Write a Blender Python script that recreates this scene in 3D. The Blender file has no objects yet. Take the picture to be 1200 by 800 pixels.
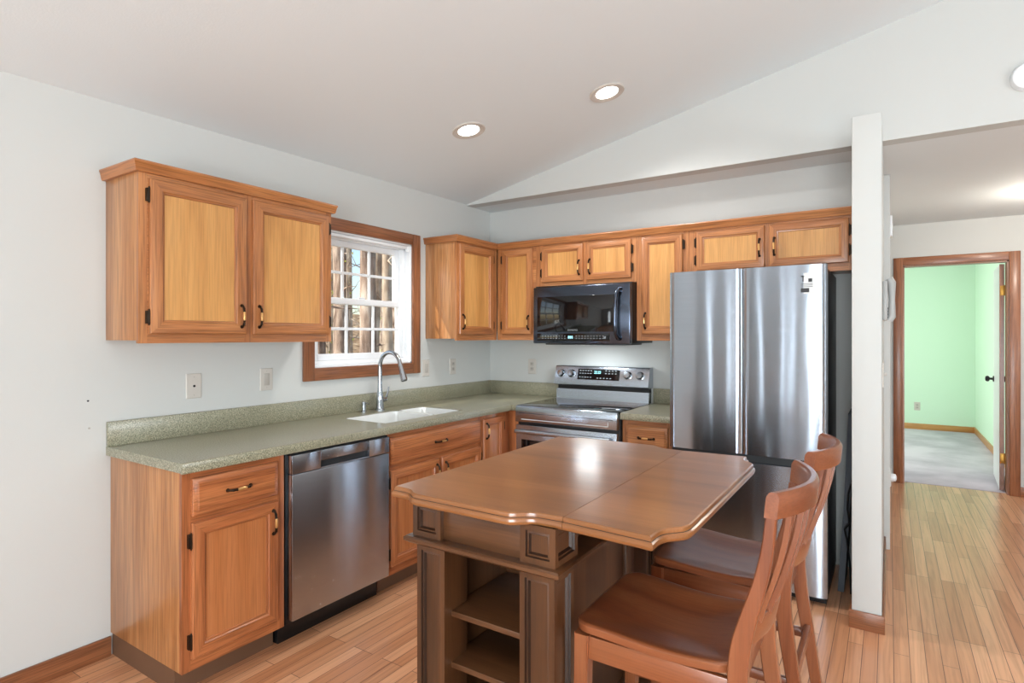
import bpy, bmesh, math, random
from mathutils import Vector, Matrix
random.seed(7)
S = bpy.context.scene
COL = S.collection
PI = math.pi
R = math.radians

def lin(r, g, b):
    f = lambda c: (c/255/12.92) if c/255 <= .04045 else ((c/255+.055)/1.055)**2.4
    return (f(r), f(g), f(b), 1)

# ------------------------------------------------------------------ camera
cd = bpy.data.cameras.new('camera')
cam = bpy.data.objects.new('camera', cd); COL.objects.link(cam)
cam.location = (2.881, -4.076, 1.405)
cam.rotation_euler = (R(90), 0, R(33.089))
cd.sensor_width = 36; cd.lens = 677.7/1200*36
cd.shift_y = -.005
cd.clip_start = .02; cd.clip_end = 200
S.camera = cam

# ------------------------------------------------------------------ light
S.view_settings.view_transform = 'Standard'
S.view_settings.look = 'None'
S.view_settings.gamma = 1
S.view_settings.use_curve_mapping = False
S.view_settings.exposure = -0.16

W = bpy.data.worlds.new('world'); S.world = W; W.use_nodes = True
wn = W.node_tree.nodes; wl = W.node_tree.links
sky = wn.new('ShaderNodeTexSky'); sky.sky_type = 'NISHITA'; sky.sun_disc = False
sky.sun_elevation = R(38); sky.sun_rotation = R(200)
bg = wn['Background']; bg.inputs['Strength'].default_value = .28
wl.new(sky.outputs[0], bg.inputs[0])

def lamp(name, typ, loc, energy, color=(1, 1, 1), rot=(0, 0, 0), **kw):
    l = bpy.data.lights.new(name, typ); l.energy = energy; l.color = color
    for k, v in kw.items(): setattr(l, k, v)
    o = bpy.data.objects.new(name, l); COL.objects.link(o)
    o.location = loc; o.rotation_euler = rot
    return o
lamp('sun', 'SUN', (-6, -20, 20), 6.5, (1, .93, .82), (R(52), 0, R(-28)), angle=R(.6))
# added fill panels in front of the closed walls behind the camera
FILL_TINT = (.85, .945, 1)
SOUTH = [(.62, .16, .5, 2.05), (1.52, .12, .5, 2.05), (1.86, .12, .5, 2.05), (3.0, .85, .12, 2.05), (4.0, .85, .12, 2.05)]     # centre x, width, z0, z1; narrow ones added to streak the refrigerator
EAST = [(-4.6, 1.3, .95, 2.1), (-2.6, 1.3, .95, 2.1)]
for cx, w, z0, z1 in SOUTH:
    lamp('fill_south', 'AREA', (cx, -6.98, (z0+z1)/2), (45 if w > .5 else 28)*w*(z1-z0), FILL_TINT, (R(98), 0, 0), shape='RECTANGLE', size=w, size_y=z1-z0)
for cy, w, z0, z1 in EAST:
    lamp('fill_east', 'AREA', (6.38, cy, (z0+z1)/2), 19*w*(z1-z0), FILL_TINT, (R(104), 0, R(90)), shape='RECTANGLE', size=w, size_y=z1-z0)
lamp('fill_bedroom', 'AREA', (1.1, 4.6, 1.45), 60, (1, 1, .93), (R(90), 0, R(-90)), shape='RECTANGLE', size=1.5, size_y=1.3)  # added fill panel in place of an unseen bedroom window

# more added fill panels, tilted up to brighten the ceiling
for cx, w, z0, z1 in SOUTH:
    if w > .5: lamp('upfill_south', 'AREA', (cx, -6.96, (z0+z1)/2), 52*w*(z1-z0), FILL_TINT, (R(128), 0, 0), shape='RECTANGLE', size=w, size_y=z1-z0)
for cy, w, z0, z1 in EAST:
    lamp('upfill_east', 'AREA', (6.36, cy, (z0+z1)/2), 30*w*(z1-z0), FILL_TINT, (R(126), 0, R(90)), shape='RECTANGLE', size=w, size_y=z1-z0)

# ------------------------------------------------------------------ materials
def mat(name):
    m = bpy.data.materials.new(name); m.use_nodes = True
    nt = m.node_tree
    return m, nt.nodes, nt.links, nt.nodes['Principled BSDF']

def plain(name, c, rough=.5, metal=0, coat=0, spec=.5, emit=None, estr=0, bump=0, bscale=200):
    m, n, l, p = mat(name)
    p.inputs['Base Color'].default_value = c
    p.inputs['Roughness'].default_value = rough
    p.inputs['Metallic'].default_value = metal
    p.inputs['Coat Weight'].default_value = coat
    p.inputs['Specular IOR Level'].default_value = spec
    if emit:
        p.inputs['Emission Color'].default_value = emit
        p.inputs['Emission Strength'].default_value = estr
    if bump:
        tc = n.new('ShaderNodeTexCoord'); t = n.new('ShaderNodeTexNoise'); t.inputs['Scale'].default_value = bscale
        t.inputs['Detail'].default_value = 3
        b = n.new('ShaderNodeBump'); b.inputs['Strength'].default_value = bump; b.inputs['Distance'].default_value = .002
        l.new(tc.outputs['Object'], t.inputs['Vector']); l.new(t.outputs['Fac'], b.inputs['Height']); l.new(b.outputs[0], p.inputs['Normal'])
    return m

def ramp(n, stops):
    r = n.new('ShaderNodeValToRGB'); e = r.color_ramp.elements
    e[0].position, e[0].color = stops[0]; e[1].position, e[1].color = stops[-1]
    for s in stops[1:-1]:
        k = e.new(s[0]); k.color = s[1]
    return r

def wood(name, dark, mid, light, axis, rough=.35, across=14, along=.9, pore=.35, coat=.25, cath=.5):
    """grain runs along axis (0,1,2) in object space"""
    m, n, l, p = mat(name)
    tc = n.new('ShaderNodeTexCoord'); oi = n.new('ShaderNodeObjectInfo')
    add = n.new('ShaderNodeVectorMath'); add.operation = 'ADD'
    mul = n.new('ShaderNodeVectorMath'); mul.operation = 'SCALE'
    cmb = n.new('ShaderNodeCombineXYZ')
    for i in range(3): l.new(oi.outputs['Random'], cmb.inputs[i])
    l.new(cmb.outputs[0], mul.inputs[0]); mul.inputs['Scale'].default_value = 37
    l.new(tc.outputs['Object'], add.inputs[0]); l.new(mul.outputs[0], add.inputs[1])
    def mapped(ac, al):
        mp = n.new('ShaderNodeMapping'); s = [ac]*3; s[axis] = al
        mp.inputs['Scale'].default_value = s
        l.new(add.outputs[0], mp.inputs['Vector']); return mp
    a = mapped(across, along)
    t1 = n.new('ShaderNodeTexNoise'); t1.inputs['Scale'].default_value = 1; t1.inputs['Detail'].default_value = 5
    t1.inputs['Distortion'].default_value = cath; l.new(a.outputs[0], t1.inputs['Vector'])
    r1 = ramp(n, [(.3, dark), (.5, mid), (.72, light)])
    l.new(t1.outputs['Fac'], r1.inputs[0])
    b = mapped(190, 5)
    t2 = n.new('ShaderNodeTexNoise'); t2.inputs['Scale'].default_value = 1; t2.inputs['Detail'].default_value = 2
    l.new(b.outputs[0], t2.inputs['Vector'])
    r2 = ramp(n, [(.38, (1-pore, 1-pore, 1-pore, 1)), (.55, (1, 1, 1, 1))])
    l.new(t2.outputs['Fac'], r2.inputs[0])
    mx = n.new('ShaderNodeMix'); mx.data_type = 'RGBA'; mx.blend_type = 'MULTIPLY'
    mx.inputs['Factor'].default_value = 1
    l.new(r1.outputs[0], mx.inputs['A']); l.new(r2.outputs[0], mx.inputs['B'])
    l.new(mx.outputs['Result'], p.inputs['Base Color'])
    p.inputs['Roughness'].default_value = rough
    p.inputs['Coat Weight'].default_value = coat; p.inputs['Coat Roughness'].default_value = .18
    bu = n.new('ShaderNodeBump'); bu.inputs['Strength'].default_value = .15; bu.inputs['Distance'].default_value = .001
    l.new(t2.outputs['Fac'], bu.inputs['Height']); l.new(bu.outputs[0], p.inputs['Normal'])
    return m

def woods(prefix, d, m_, l_, **k):
    return [wood(prefix+'_'+s, d, m_, l_, i, **k) for i, s in enumerate(('across', 'deep', 'tall'))]
OAK = woods('oak', lin(154, 94, 52), lin(178, 114, 66), lin(194, 132, 82), rough=.36)
PANEL = woods('oak_panel', lin(184, 128, 68), lin(202, 146, 82), lin(212, 157, 93), rough=.4, pore=.16, across=9, cath=.9)
OAKB = woods('oak_base', lin(154, 88, 50), lin(178, 106, 62), lin(194, 122, 74), rough=.36)
PANELB = woods('oak_base_panel', lin(172, 102, 56), lin(184, 114, 66), lin(194, 124, 76), rough=.4, pore=.18)
SIDE = woods('oak_veneer', lin(158, 100, 56), lin(184, 126, 78), lin(200, 146, 98), rough=.32, across=22, pore=.3)
TRIM = woods('stained_trim', lin(124, 74, 46), lin(148, 92, 58), lin(166, 108, 72), rough=.4)
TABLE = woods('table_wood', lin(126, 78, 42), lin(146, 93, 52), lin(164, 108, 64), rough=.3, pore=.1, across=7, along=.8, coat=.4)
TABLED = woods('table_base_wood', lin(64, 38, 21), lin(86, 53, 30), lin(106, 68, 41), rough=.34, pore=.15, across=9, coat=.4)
STOOL = woods('stool_wood', lin(114, 58, 33), lin(136, 76, 45), lin(154, 94, 60), rough=.3, pore=.12, across=9, coat=.35)

PAINT = plain('wall_paint', lin(200, 201, 198), .6, bump=.12, bscale=260, spec=.3)
CEIL = plain('ceiling_paint', lin(224, 230, 232), .75, bump=.25, bscale=120, spec=.2)
WHITE = plain('white_vinyl', lin(236, 238, 240), .35)
GREENP = plain('green_paint', lin(214, 242, 218), .7, spec=.2)
DARKW = plain('toe_kick_wood', lin(104, 74, 54), .5)
GROOVE = plain('dark_glaze', lin(46, 27, 16), .4)  # dark brown set into the table edge and panel grooves
BLACK = plain('black_plastic', lin(16, 16, 17), .35)
DGREY = plain('dark_grey_enamel', lin(40, 41, 43), .4)
GLASSK = plain('black_glass', lin(9, 10, 12), .06, coat=.3)
BRONZE = plain('dark_bronze', lin(50, 38, 28), .35, .8)
BRASS = plain('brass', lin(206, 158, 100), .3, .7)
BRASSY = plain('bright_brass', lin(168, 126, 62), .4, 1)
CHROME = plain('brushed_nickel', lin(176, 182, 188), .2, 1)
PLATE = plain('almond_plate', lin(200, 194, 186), .45)
PLATED = plain('almond_device', lin(178, 172, 164), .45)
SINKW = plain('white_sink', lin(232, 234, 232), .18, coat=.4)
STICK = plain('sticker_white', lin(222, 224, 224), .5)
INK = plain('ink', lin(40, 42, 44), .5)
LEGEND = plain('legend_grey', lin(150, 156, 160), .5)
LENS = plain('lamp_lens', lin(255, 255, 255), .4, emit=(1, .97, .92, 1), estr=8)
CLOCK = plain('clock_digits', lin(120, 220, 230), .4, emit=lin(190, 235, 245), estr=1.2)
FABRIC = plain('dark_cover', lin(84, 88, 94), .8, bump=.5, bscale=180)
PHONE = plain('phone_plastic', lin(164, 164, 162), .4)
GROUNDM = None

def steel(name, c, rough=.24, aniso=.75, axis='Z', wav=.0, arot=.25):
    m, n, l, p = mat(name)
    p.inputs['Metallic'].default_value = 1
    p.inputs['Roughness'].default_value = rough
    p.inputs['Anisotropic'].default_value = aniso; p.inputs['Anisotropic Rotation'].default_value = arot
    tc = n.new('ShaderNodeTexCoord'); mp = n.new('ShaderNodeMapping')
    mp.inputs['Scale'].default_value = (2, 2, 260); l.new(tc.outputs['Object'], mp.inputs['Vector'])
    t = n.new('ShaderNodeTexNoise'); t.inputs['Scale'].default_value = 1; t.inputs['Detail'].default_value = 2
    l.new(mp.outputs[0], t.inputs['Vector'])
    r = ramp(n, [(.3, tuple(x*.94 for x in c[:3])+(1,)), (.7, c)]); l.new(t.outputs['Fac'], r.inputs[0])
    l.new(r.outputs[0], p.inputs['Base Color'])
    tg = n.new('ShaderNodeTangent'); tg.direction_type = 'RADIAL'; tg.axis = axis
    l.new(tg.outputs[0], p.inputs['Tangent'])
    if wav:
        m2 = n.new('ShaderNodeMapping'); m2.inputs['Scale'].default_value = (7, 7, .8); l.new(tc.outputs['Object'], m2.inputs['Vector'])
        t2 = n.new('ShaderNodeTexNoise'); t2.inputs['Scale'].default_value = 1; t2.inputs['Detail'].default_value = 1
        l.new(m2.outputs[0], t2.inputs['Vector'])
        b = n.new('ShaderNodeBump'); b.inputs['Strength'].default_value = wav; b.inputs['Distance'].default_value = .02
        l.new(t2.outputs['Fac'], b.inputs['Height']); l.new(b.outputs[0], p.inputs['Normal'])
    return m
STEEL = steel('stainless_steel', lin(168, 176, 186), .19, .95, wav=.12)
STEELD = steel('dishwasher_steel', lin(188, 194, 204), .27, .9, wav=.08)
STEELR = steel('range_steel', lin(184, 192, 202), .24, .5, arot=0)
BSTEEL = steel('black_stainless', lin(88, 96, 110), .2, .4, arot=0)

def laminate():
    m, n, l, p = mat('green_speckled_laminate')
    tc = n.new('ShaderNodeTexCoord'); v = n.new('ShaderNodeTexNoise'); v.inputs['Scale'].default_value = 210; v.inputs['Detail'].default_value = 3; v.inputs['Roughness'].default_value = .7
    l.new(tc.outputs['Object'], v.inputs['Vector'])
    r = ramp(n, [(.34, lin(92, 90, 70)), (.5, lin(140, 137, 114)), (.66, lin(182, 177, 154))]); l.new(v.outputs['Fac'], r.inputs[0])
    l.new(r.outputs[0], p.inputs['Base Color']); p.inputs['Roughness'].default_value = .28
    p.inputs['Coat Weight'].default_value = .5; p.inputs['Coat Roughness'].default_value = .22
    return m
LAM = laminate()

def floor_mat():
    m, n, l, p = mat('oak_strip_floor')
    tc = n.new('ShaderNodeTexCoord'); sp = n.new('ShaderNodeSeparateXYZ'); cb = n.new('ShaderNodeCombineXYZ')
    l.new(tc.outputs['Object'], sp.inputs[0])
    l.new(sp.outputs['Y'], cb.inputs['X']); l.new(sp.outputs['X'], cb.inputs['Y'])
    br = n.new('ShaderNodeTexBrick'); br.offset = .37; br.offset_frequency = 3
    br.inputs['Scale'].default_value = 1; br.inputs['Brick Width'].default_value = .78; br.inputs['Row Height'].default_value = .0585
    br.inputs['Mortar Size'].default_value = .0014; br.inputs['Mortar Smooth'].default_value = .1; br.inputs['Bias'].default_value = 0
    br.inputs['Color1'].default_value = lin(226, 170, 130); br.inputs['Color2'].default_value = lin(194, 132, 92)
    br.inputs['Mortar'].default_value = lin(108, 66, 42)
    l.new(cb.outputs[0], br.inputs['Vector'])
    mp = n.new('ShaderNodeMapping'); mp.inputs['Scale'].default_value = (46, 1.6, 1); l.new(tc.outputs['Object'], mp.inputs['Vector'])
    t = n.new('ShaderNodeTexNoise'); t.inputs['Scale'].default_value = 1; t.inputs['Detail'].default_value = 6; t.inputs['Distortion'].default_value = 1.2
    l.new(mp.outputs[0], t.inputs['Vector'])
    r = ramp(n, [(.32, (.78, .73, .69, 1)), (.55, (1, 1, 1, 1)), (.75, (1.08, 1.06, 1.02, 1))]); l.new(t.outputs['Fac'], r.inputs[0])
    mx = n.new('ShaderNodeMix'); mx.data_type = 'RGBA'; mx.blend_type = 'MULTIPLY'; mx.inputs['Factor'].default_value = 1
    l.new(br.outputs['Color'], mx.inputs['A']); l.new(r.outputs[0], mx.inputs['B']); l.new(mx.outputs['Result'], p.inputs['Base Color'])
    p.inputs['Roughness'].default_value = .3; p.inputs['Coat Weight'].default_value = .25; p.inputs['Coat Roughness'].default_value = .15
    b = n.new('ShaderNodeBump'); b.inputs['Strength'].default_value = .2; b.inputs['Distance'].default_value = .002; b.invert = True
    l.new(br.outputs['Fac'], b.inputs['Height']); l.new(b.outputs[0], p.inputs['Normal'])
    return m
FLOOR = floor_mat()

def carpet_mat():
    m, n, l, p = mat('grey_carpet')
    tc = n.new('ShaderNodeTexCoord'); t = n.new('ShaderNodeTexNoise'); t.inputs['Scale'].default_value = 2.2; t.inputs['Detail'].default_value = 8
    l.new(tc.outputs['Object'], t.inputs['Vector'])
    r = ramp(n, [(.35, lin(182, 176, 188)), (.65, lin(216, 208, 220))]); l.new(t.outputs['Fac'], r.inputs[0]); l.new(r.outputs[0], p.inputs['Base Color'])
    p.inputs['Roughness'].default_value = .95; p.inputs['Specular IOR Level'].default_value = .1
    return m
CARPET = carpet_mat()

def glass_mat():
    m = bpy.data.materials.new('window_glass'); m.use_nodes = True; nt = m.node_tree; nt.nodes.clear(); n = nt.nodes; l = nt.links
    o = n.new('ShaderNodeOutputMaterial'); mx = n.new('ShaderNodeMixShader'); tr = n.new('ShaderNodeBsdfTransparent'); g = n.new('ShaderNodeBsdfGlossy')
    tr.inputs[0].default_value = (.96, .98, .98, 1); g.inputs['Roughness'].default_value = .02
    f = n.new('ShaderNodeMapRange'); lw = n.new('ShaderNodeLayerWeight'); pw_ = n.new('ShaderNodeMath'); pw_.operation = 'POWER'; pw_.inputs[1].default_value = 4
    l.new(lw.outputs['Facing'], pw_.inputs[0]); l.new(pw_.outputs[0], f.inputs[0]); f.inputs['To Min'].default_value = .03; f.inputs['To Max'].default_value = .7
    l.new(f.outputs[0], mx.inputs[0]); l.new(tr.outputs[0], mx.inputs[1]); l.new(g.outputs[0], mx.inputs[2]); l.new(mx.outputs[0], o.inputs[0])
    return m
GLASS = glass_mat()

def noisy(name, stops, scale, detail=6, rough=.9, stretch=(1, 1, 1), bump=0):
    m, n, l, p = mat(name)
    tc = n.new('ShaderNodeTexCoord'); mp = n.new('ShaderNodeMapping'); mp.inputs['Scale'].default_value = stretch
    t = n.new('ShaderNodeTexNoise'); t.inputs['Scale'].default_value = scale; t.inputs['Detail'].default_value = detail
    l.new(tc.outputs['Object'], mp.inputs[0]); l.new(mp.outputs[0], t.inputs['Vector'])
    r = ramp(n, stops); l.new(t.outputs['Fac'], r.inputs[0]); l.new(r.outputs[0], p.inputs['Base Color'])
    p.inputs['Roughness'].default_value = rough; p.inputs['Specular IOR Level'].default_value = .15
    if bump:
        b = n.new('ShaderNodeBump'); b.inputs['Strength'].default_value = bump; b.inputs['Distance'].default_value = .03
        l.new(t.outputs['Fac'], b.inputs['Height']); l.new(b.outputs[0], p.inputs['Normal'])
    return m
BARK = noisy('pine_bark', [(.35, lin(104, 86, 76)), (.55, lin(176, 154, 138)), (.7, lin(214, 198, 182))], 9, stretch=(1, 1, .25), bump=.8)
BARKP = noisy('pale_bark', [(.35, lin(150, 132, 116)), (.55, lin(196, 178, 158)), (.7, lin(226, 212, 192))], 9, stretch=(1, 1, .3), bump=.6)
LITTER = noisy('leaf_litter', [(.35, lin(120, 94, 68)), (.55, lin(176, 146, 112)), (.7, lin(214, 190, 156))], 3)
LEAFG = noisy('shrub_leaf', [(.35, lin(118, 126, 58)), (.65, lin(188, 188, 104))], 5)

# ------------------------------------------------------------------ mesh helpers
class MB:
    def __init__(s): s.bm = bmesh.new(); s.mats = []
    def mi(s, m):
        if m not in s.mats: s.mats.append(m)
        return s.mats.index(m)
    def box(s, x0, y0, z0, x1, y1, z1, m, bev=0, seg=2):
        x0, x1 = sorted((x0, x1)); y0, y1 = sorted((y0, y1)); z0, z1 = sorted((z0, z1))
        v = [s.bm.verts.new((x, y, z)) for x in (x0, x1) for y in (y0, y1) for z in (z0, z1)]
        k = s.mi(m); fs = []
        for q in ((0, 1, 3, 2), (4, 6, 7, 5), (0, 4, 5, 1), (2, 3, 7, 6), (0, 2, 6, 4), (1, 5, 7, 3)):
            f = s.bm.faces.new([v[i] for i in q]); f.material_index = k; fs.append(f)
        if bev:
            es = list({e for f in fs for e in f.edges})
            bmesh.ops.bevel(s.bm, geom=es, offset=min(bev, .45*min(x1-x0, y1-y0, z1-z0)), segments=seg, affect='EDGES', profile=.5)
        return s
    def rings(s, rs, m, cap0=True, cap1=True, closed=True):
        vs = [[s.bm.verts.new(p) for p in r] for r in rs]; N = len(vs[0])
        ms = m if isinstance(m, list) else [m]*len(rs); k = s.mi(ms[0])
        for q, (a, b) in enumerate(zip(vs, vs[1:])):
            k = s.mi(ms[q])
            for i in range(N if closed else N-1):
                j = (i+1) % N
                f = s.bm.faces.new((a[i], a[j], b[j], b[i])); f.material_index = k
        if cap0: f = s.bm.faces.new(vs[0][::-1]); f.material_index = s.mi(ms[0])
        if cap1: f = s.bm.faces.new(vs[-1]); f.material_index = k
        return s
    def tube(s, pts, rad, m, seg=10, sx=1.0):
        pts = [Vector(p) for p in pts]; n = len(pts)
        if not isinstance(rad, (list, tuple)): rad = [rad]*n
        t0 = (pts[1]-pts[0]).normalized()
        up = Vector((0, 0, 1)) if abs(t0.z) < .9 else Vector((1, 0, 0))
        a = t0.cross(up).normalized(); rs = []
        for i, p in enumerate(pts):
            t = (pts[min(i+1, n-1)]-pts[max(i-1, 0)]).normalized()
            a = (a - t*a.dot(t)).normalized(); b = t.cross(a)
            rs.append([p + (a*math.cos(q)*sx + b*math.sin(q))*rad[i] for q in [2*PI*k/seg for k in range(seg)]])
        return s.rings(rs, m)
    def lathe(s, prof, c, m, seg=24, axis=(0, 0, 1), cap0=True, cap1=True):
        ax = Vector(axis).normalized(); up = Vector((0, 0, 1)) if abs(ax.z) < .9 else Vector((1, 0, 0))
        a = ax.cross(up).normalized(); b = ax.cross(a); c = Vector(c)
        rs = [[c + ax*h + (a*math.cos(2*PI*k/seg)+b*math.sin(2*PI*k/seg))*r for k in range(seg)] for r, h in prof]
        return s.rings(rs, m, cap0, cap1)
    def build(s, name, parent=None, ang=35):
        me = bpy.data.meshes.new(name); bmesh.ops.recalc_face_normals(s.bm, faces=s.bm.faces)
        off = Vector((0, 0, 0))
        if parent is not None:
            q = parent
            while q is not None: off += q.location; q = q.parent
        o = bpy.data.objects.new(name, me)
        if parent is None:
            # origin at the base of the thing
            vs = [v.co for v in s.bm.verts]
            off = Vector(((min(v.x for v in vs)+max(v.x for v in vs))/2, (min(v.y for v in vs)+max(v.y for v in vs))/2, min(v.z for v in vs)))
            o.location = off
        else: o.parent = parent
        for v in s.bm.verts: v.co -= off
        s.bm.to_mesh(me); s.bm.free()
        for m in s.mats: me.materials.append(m)
        for p in me.polygons: p.use_smooth = True
        me.set_sharp_from_angle(angle=R(ang))
        COL.objects.link(o)
        return o

def tag(o, label, cat, group=None):
    o['label'] = label; o['category'] = cat
    if group: o['group'] = group
    return o
def thing(name, loc, label, cat, group=None):
    o = bpy.data.objects.new(name, None); COL.objects.link(o); o.location = loc; o.empty_display_size = .05
    return tag(o, label, cat, group)
def struct(o): o['kind'] = 'structure'; return o
def sbox(name, x0, y0, z0, x1, y1, z1, m, bev=0): return struct(MB().box(x0, y0, z0, x1, y1, z1, m, bev).build(name))
def copy_tree(o, parent=None):
    c = o.copy(); COL.objects.link(c)
    if parent: c.parent = parent
    for ch in list(o.children): copy_tree(ch, c)
    return c

def offset_poly(poly, d):
    """inset a counter-clockwise 2-D outline by d"""
    n = len(poly); out = []
    for i in range(n):
        p0, p1, p2 = Vector(poly[i-1]), Vector(poly[i]), Vector(poly[(i+1) % n])
        e1 = (p1-p0).normalized(); e2 = (p2-p1).normalized()
        n1 = Vector((-e1.y, e1.x)); n2 = Vector((-e2.y, e2.x))
        b = (n1+n2); b = b/max(b.length_squared/2, .35)
        out.append(tuple(p1+b*d))
    return out
def slab(mb, poly, prof, m):
    return mb.rings([[(x, y, z) for x, y in offset_poly(poly, d)] for z, d in prof], m)
def roundrect(x0, y0, x1, y1, r, seg=5):
    P = []
    for cx, cy, a in ((x1-r, y0+r, -90), (x1-r, y1-r, 0), (x0+r, y1-r, 90), (x0+r, y0+r, 180)):
        for k in range(seg+1):
            t = R(a+90*k/seg); P.append((cx+r*math.cos(t), cy+r*math.sin(t)))
    return P

# frames of reference of the two cabinet runs: u along the wall, n out of the wall
def LW(u, z, n): return (n, u, z)          # left wall, faces +x
def BW(u, z, n): return (u, -n, z)         # back wall, faces -y
AX = {LW: 1, BW: 0}
def fbox(mb, M, u0, u1, z0, z1, n0, n1, m, bev=0):
    a = M(u0, z0, n0); b = M(u1, z1, n1); return mb.box(*a, *b, m, bev)
def rect(M, u0, u1, z0, z1, n): return [M(u0, z0, n), M(u1, z0, n), M(u1, z1, n), M(u0, z1, n)]
def ring_frame(mb, M, u0, u1, z0, z1, steps, mv, mh, glaze=()):
    """mitred frame: steps of (inset, n); side pieces use mv, top and bottom use mh"""
    vs = [[mb.bm.verts.new(p) for p in rect(M, u0+d, u1-d, z0+d, z1-d, n)] for d, n in steps]
    a, b = mb.mi(mv), mb.mi(mh)
    for w_, (p, q) in enumerate(zip(vs, vs[1:])):
        for i in range(4):
            f = mb.bm.faces.new((p[i], p[(i+1) % 4], q[(i+1) % 4], q[i])); f.material_index = mb.mi(GROOVE) if w_ in glaze else b if i in (0, 2) else a

def pull(parent, M, u, z, n, vertical, L=.1):
    mb = MB()
    def P(t, h): return M(u, z+t, n+h) if vertical else M(u+t, z, n+h)
    for sg in (-1, 1):
        ts = [L*.5, L*.46, L*.36, L*.27, L*.2]; hs = [.004, .012, .019, .02, .021]
        mb.tube([P(sg*t, h) for t, h in zip(ts, hs)], [.007, .0045, .006, .005, .0065], BRONZE, 8)
        mb.tube([P(sg*L*.5, 0), P(sg*L*.5, .005)], [.0085, .007], BRONZE, 10)
    mb.tube([P(t, .022) for t in (-L*.2, -L*.1, 0, L*.1, L*.2)], [.0058, .0072, .0078, .0072, .0058], BRASS, 10)
    return mb.build('handle', parent)

def hinge(parent, M, u, z, n, sg):
    mb = MB(); fbox(mb, M, u-.006+sg*.004, u+.006+sg*.004, z-.027, z+.027, n-.02, n+.002, BRONZE, .001)
    for dz in (-.03, .03): mb.tube([M(u, z+dz*.9, n), M(u, z+dz*1.15, n)], [.0045, .002], BRONZE, 8)
    mb.tube([M(u, z-.028, n), M(u, z+.028, n)], .0045, BRONZE, 8)
    return mb.build('hinge', parent)

def cab_door(root, M, u0, u1, z0, z1, n, fm, pm, hside, hz=None, w=.058, hingeside=None):
    T = .02; mb = MB()
    ring_frame(mb, M, u0, u1, z0, z1, [(0, n), (0, n+T*.6), (.004, n+T*.9), (.012, n+T), (w-.012, n+T), (w-.008, n+T*.72), (w-.002, n+T*.62), (w, n+T*.4)], fm[2], fm[AX[M]])
    mb.rings([rect(M, u0, u1, z0, z1, n), rect(M, u0+w, u1-w, z0+w, z1-w, n)], fm[2], False, False)
    d = mb.build('door', root, 30)
    pb = MB(); fbox(pb, M, u0+w-.001, u1-w+.001, z0+w-.001, z1-w+.001, n+.001, n+T*.42, pm[2])
    pb.build('panel', d)
    hu = u1-.028 if hside > 0 else u0+.028
    if hz: pull(d, M, hu, hz, n+T, True)
    hs = hingeside or -hside
    if hs:
        for z in (z0+.07, z1-.07): hinge(d, M, (u1+.003 if hs > 0 else u0-.003), z, n+T*.6, hs)
    return d
def drawer(root, M, u0, u1, z0, z1, n, fm, handle=True):
    T = .02; mb = MB(); h = fm[AX[M]]
    ring_frame(mb, M, u0, u1, z0, z1, [(0, n), (0, n+T*.5), (.006, n+T*.75), (.014, n+T*.85), (.02, n+T)], h, h)
    mb.rings([rect(M, u0+.02, u1-.02, z0+.02, z1-.02, n+T)], h, False, True)
    mb.rings([rect(M, u0, u1, z0, z1, n)], h, True, False)
    d = mb.build('drawer_front', root, 30)
    if handle: pull(d, M, (u0+u1)/2, (z0+z1)/2, n+T, False)
    return d
def face_frame(root, M, u0, u1, z0, z1, n, m, holes):
    """flat front frame with the door openings cut out as lapped rails and stiles"""
    st = [(u0, u0+.034), (u1-.034, u1)]+[(c-.022, c+.022) for c in (holes or [])]
    st.sort(); mb = MB()
    for a, b in st: fbox(mb, M, a, b, z0, z1, n-.018, n, m[2])
    for (a, b), (c, d) in zip(st, st[1:]): fbox(mb, M, b, c, z0, z1, n-.018, n, m[AX[M]])
    return mb.build('face_frame', root)

# ------------------------------------------------------------------ room shell
zc = lambda x, y: 2.477+.216*x+.015*(y+.328)
SOF = 2.47; YH = -.328; YS = -7.1; XE = 6.5
sbox('floor', -.12, YS-.12, -.1, XE+.12, 2.68, 0, FLOOR)
# left wall with the window opening
WY0, WY1, WZ0, WZ1 = -1.832, -.982, 1.215, 2.062
mb = MB()
mb.box(-.14, YS-.12, 0, 0, WY0, 2.46, PAINT); mb.box(-.14, WY1, 0, 0, .12, 2.46, PAINT)
mb.box(-.14, WY0, 0, 0, WY1, WZ0, PAINT); mb.box(-.14, WY0, WZ1, 0, WY1, 2.46, PAINT)
mb.box(-.14, YS-.12, 2.46, 0, .12, 2.62, PAINT)
struct(mb.build('wall_left'))
sbox('wall_back', 0, 0, 0, 2.73, .12, SOF, PAINT)
# wall end beside the refrigerator, a little thicker towards the hall
sbox('wall_column', 2.73, -.83, 0, 2.853, .47, SOF-.003, PAINT, .006)
sbox('wall_hall_left', 2.73, .47, 0, 2.888, 2.61, SOF, PAINT, .004)
DX0, DX1, DZ = 2.994, 3.772, 2.08
mb = MB(); mb.box(2.6, 2.61, 0, DX0, 2.73, SOF, PAINT); mb.box(DX1, 2.61, 0, XE, 2.73, SOF, PAINT); mb.box(DX0, 2.61, DZ, DX1, 2.73, SOF, PAINT)
struct(mb.build('wall_hall_back'))
# vaulted ceiling: rises from the left wall to the ridge, falls to the right
XR = 3.75
def slope(name, xa, xb, f):
    mb = MB(); r = []
    for dz in (0, .15):
        r.append([(xa, YS-.1, f(xa, YS-.1)+dz), (xb, YS-.1, f(xb, YS-.1)+dz), (xb, YH+.1, f(xb, YH+.1)+dz), (xa, YH+.1, f(xa, YH+.1)+dz)])
    mb.rings(r, CEIL); return struct(mb.build(name))
slope('ceiling_left', -.02, XR, zc)
slope('ceiling_right', XR, XE+.1, lambda x, y: zc(2*XR-x, y))
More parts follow.
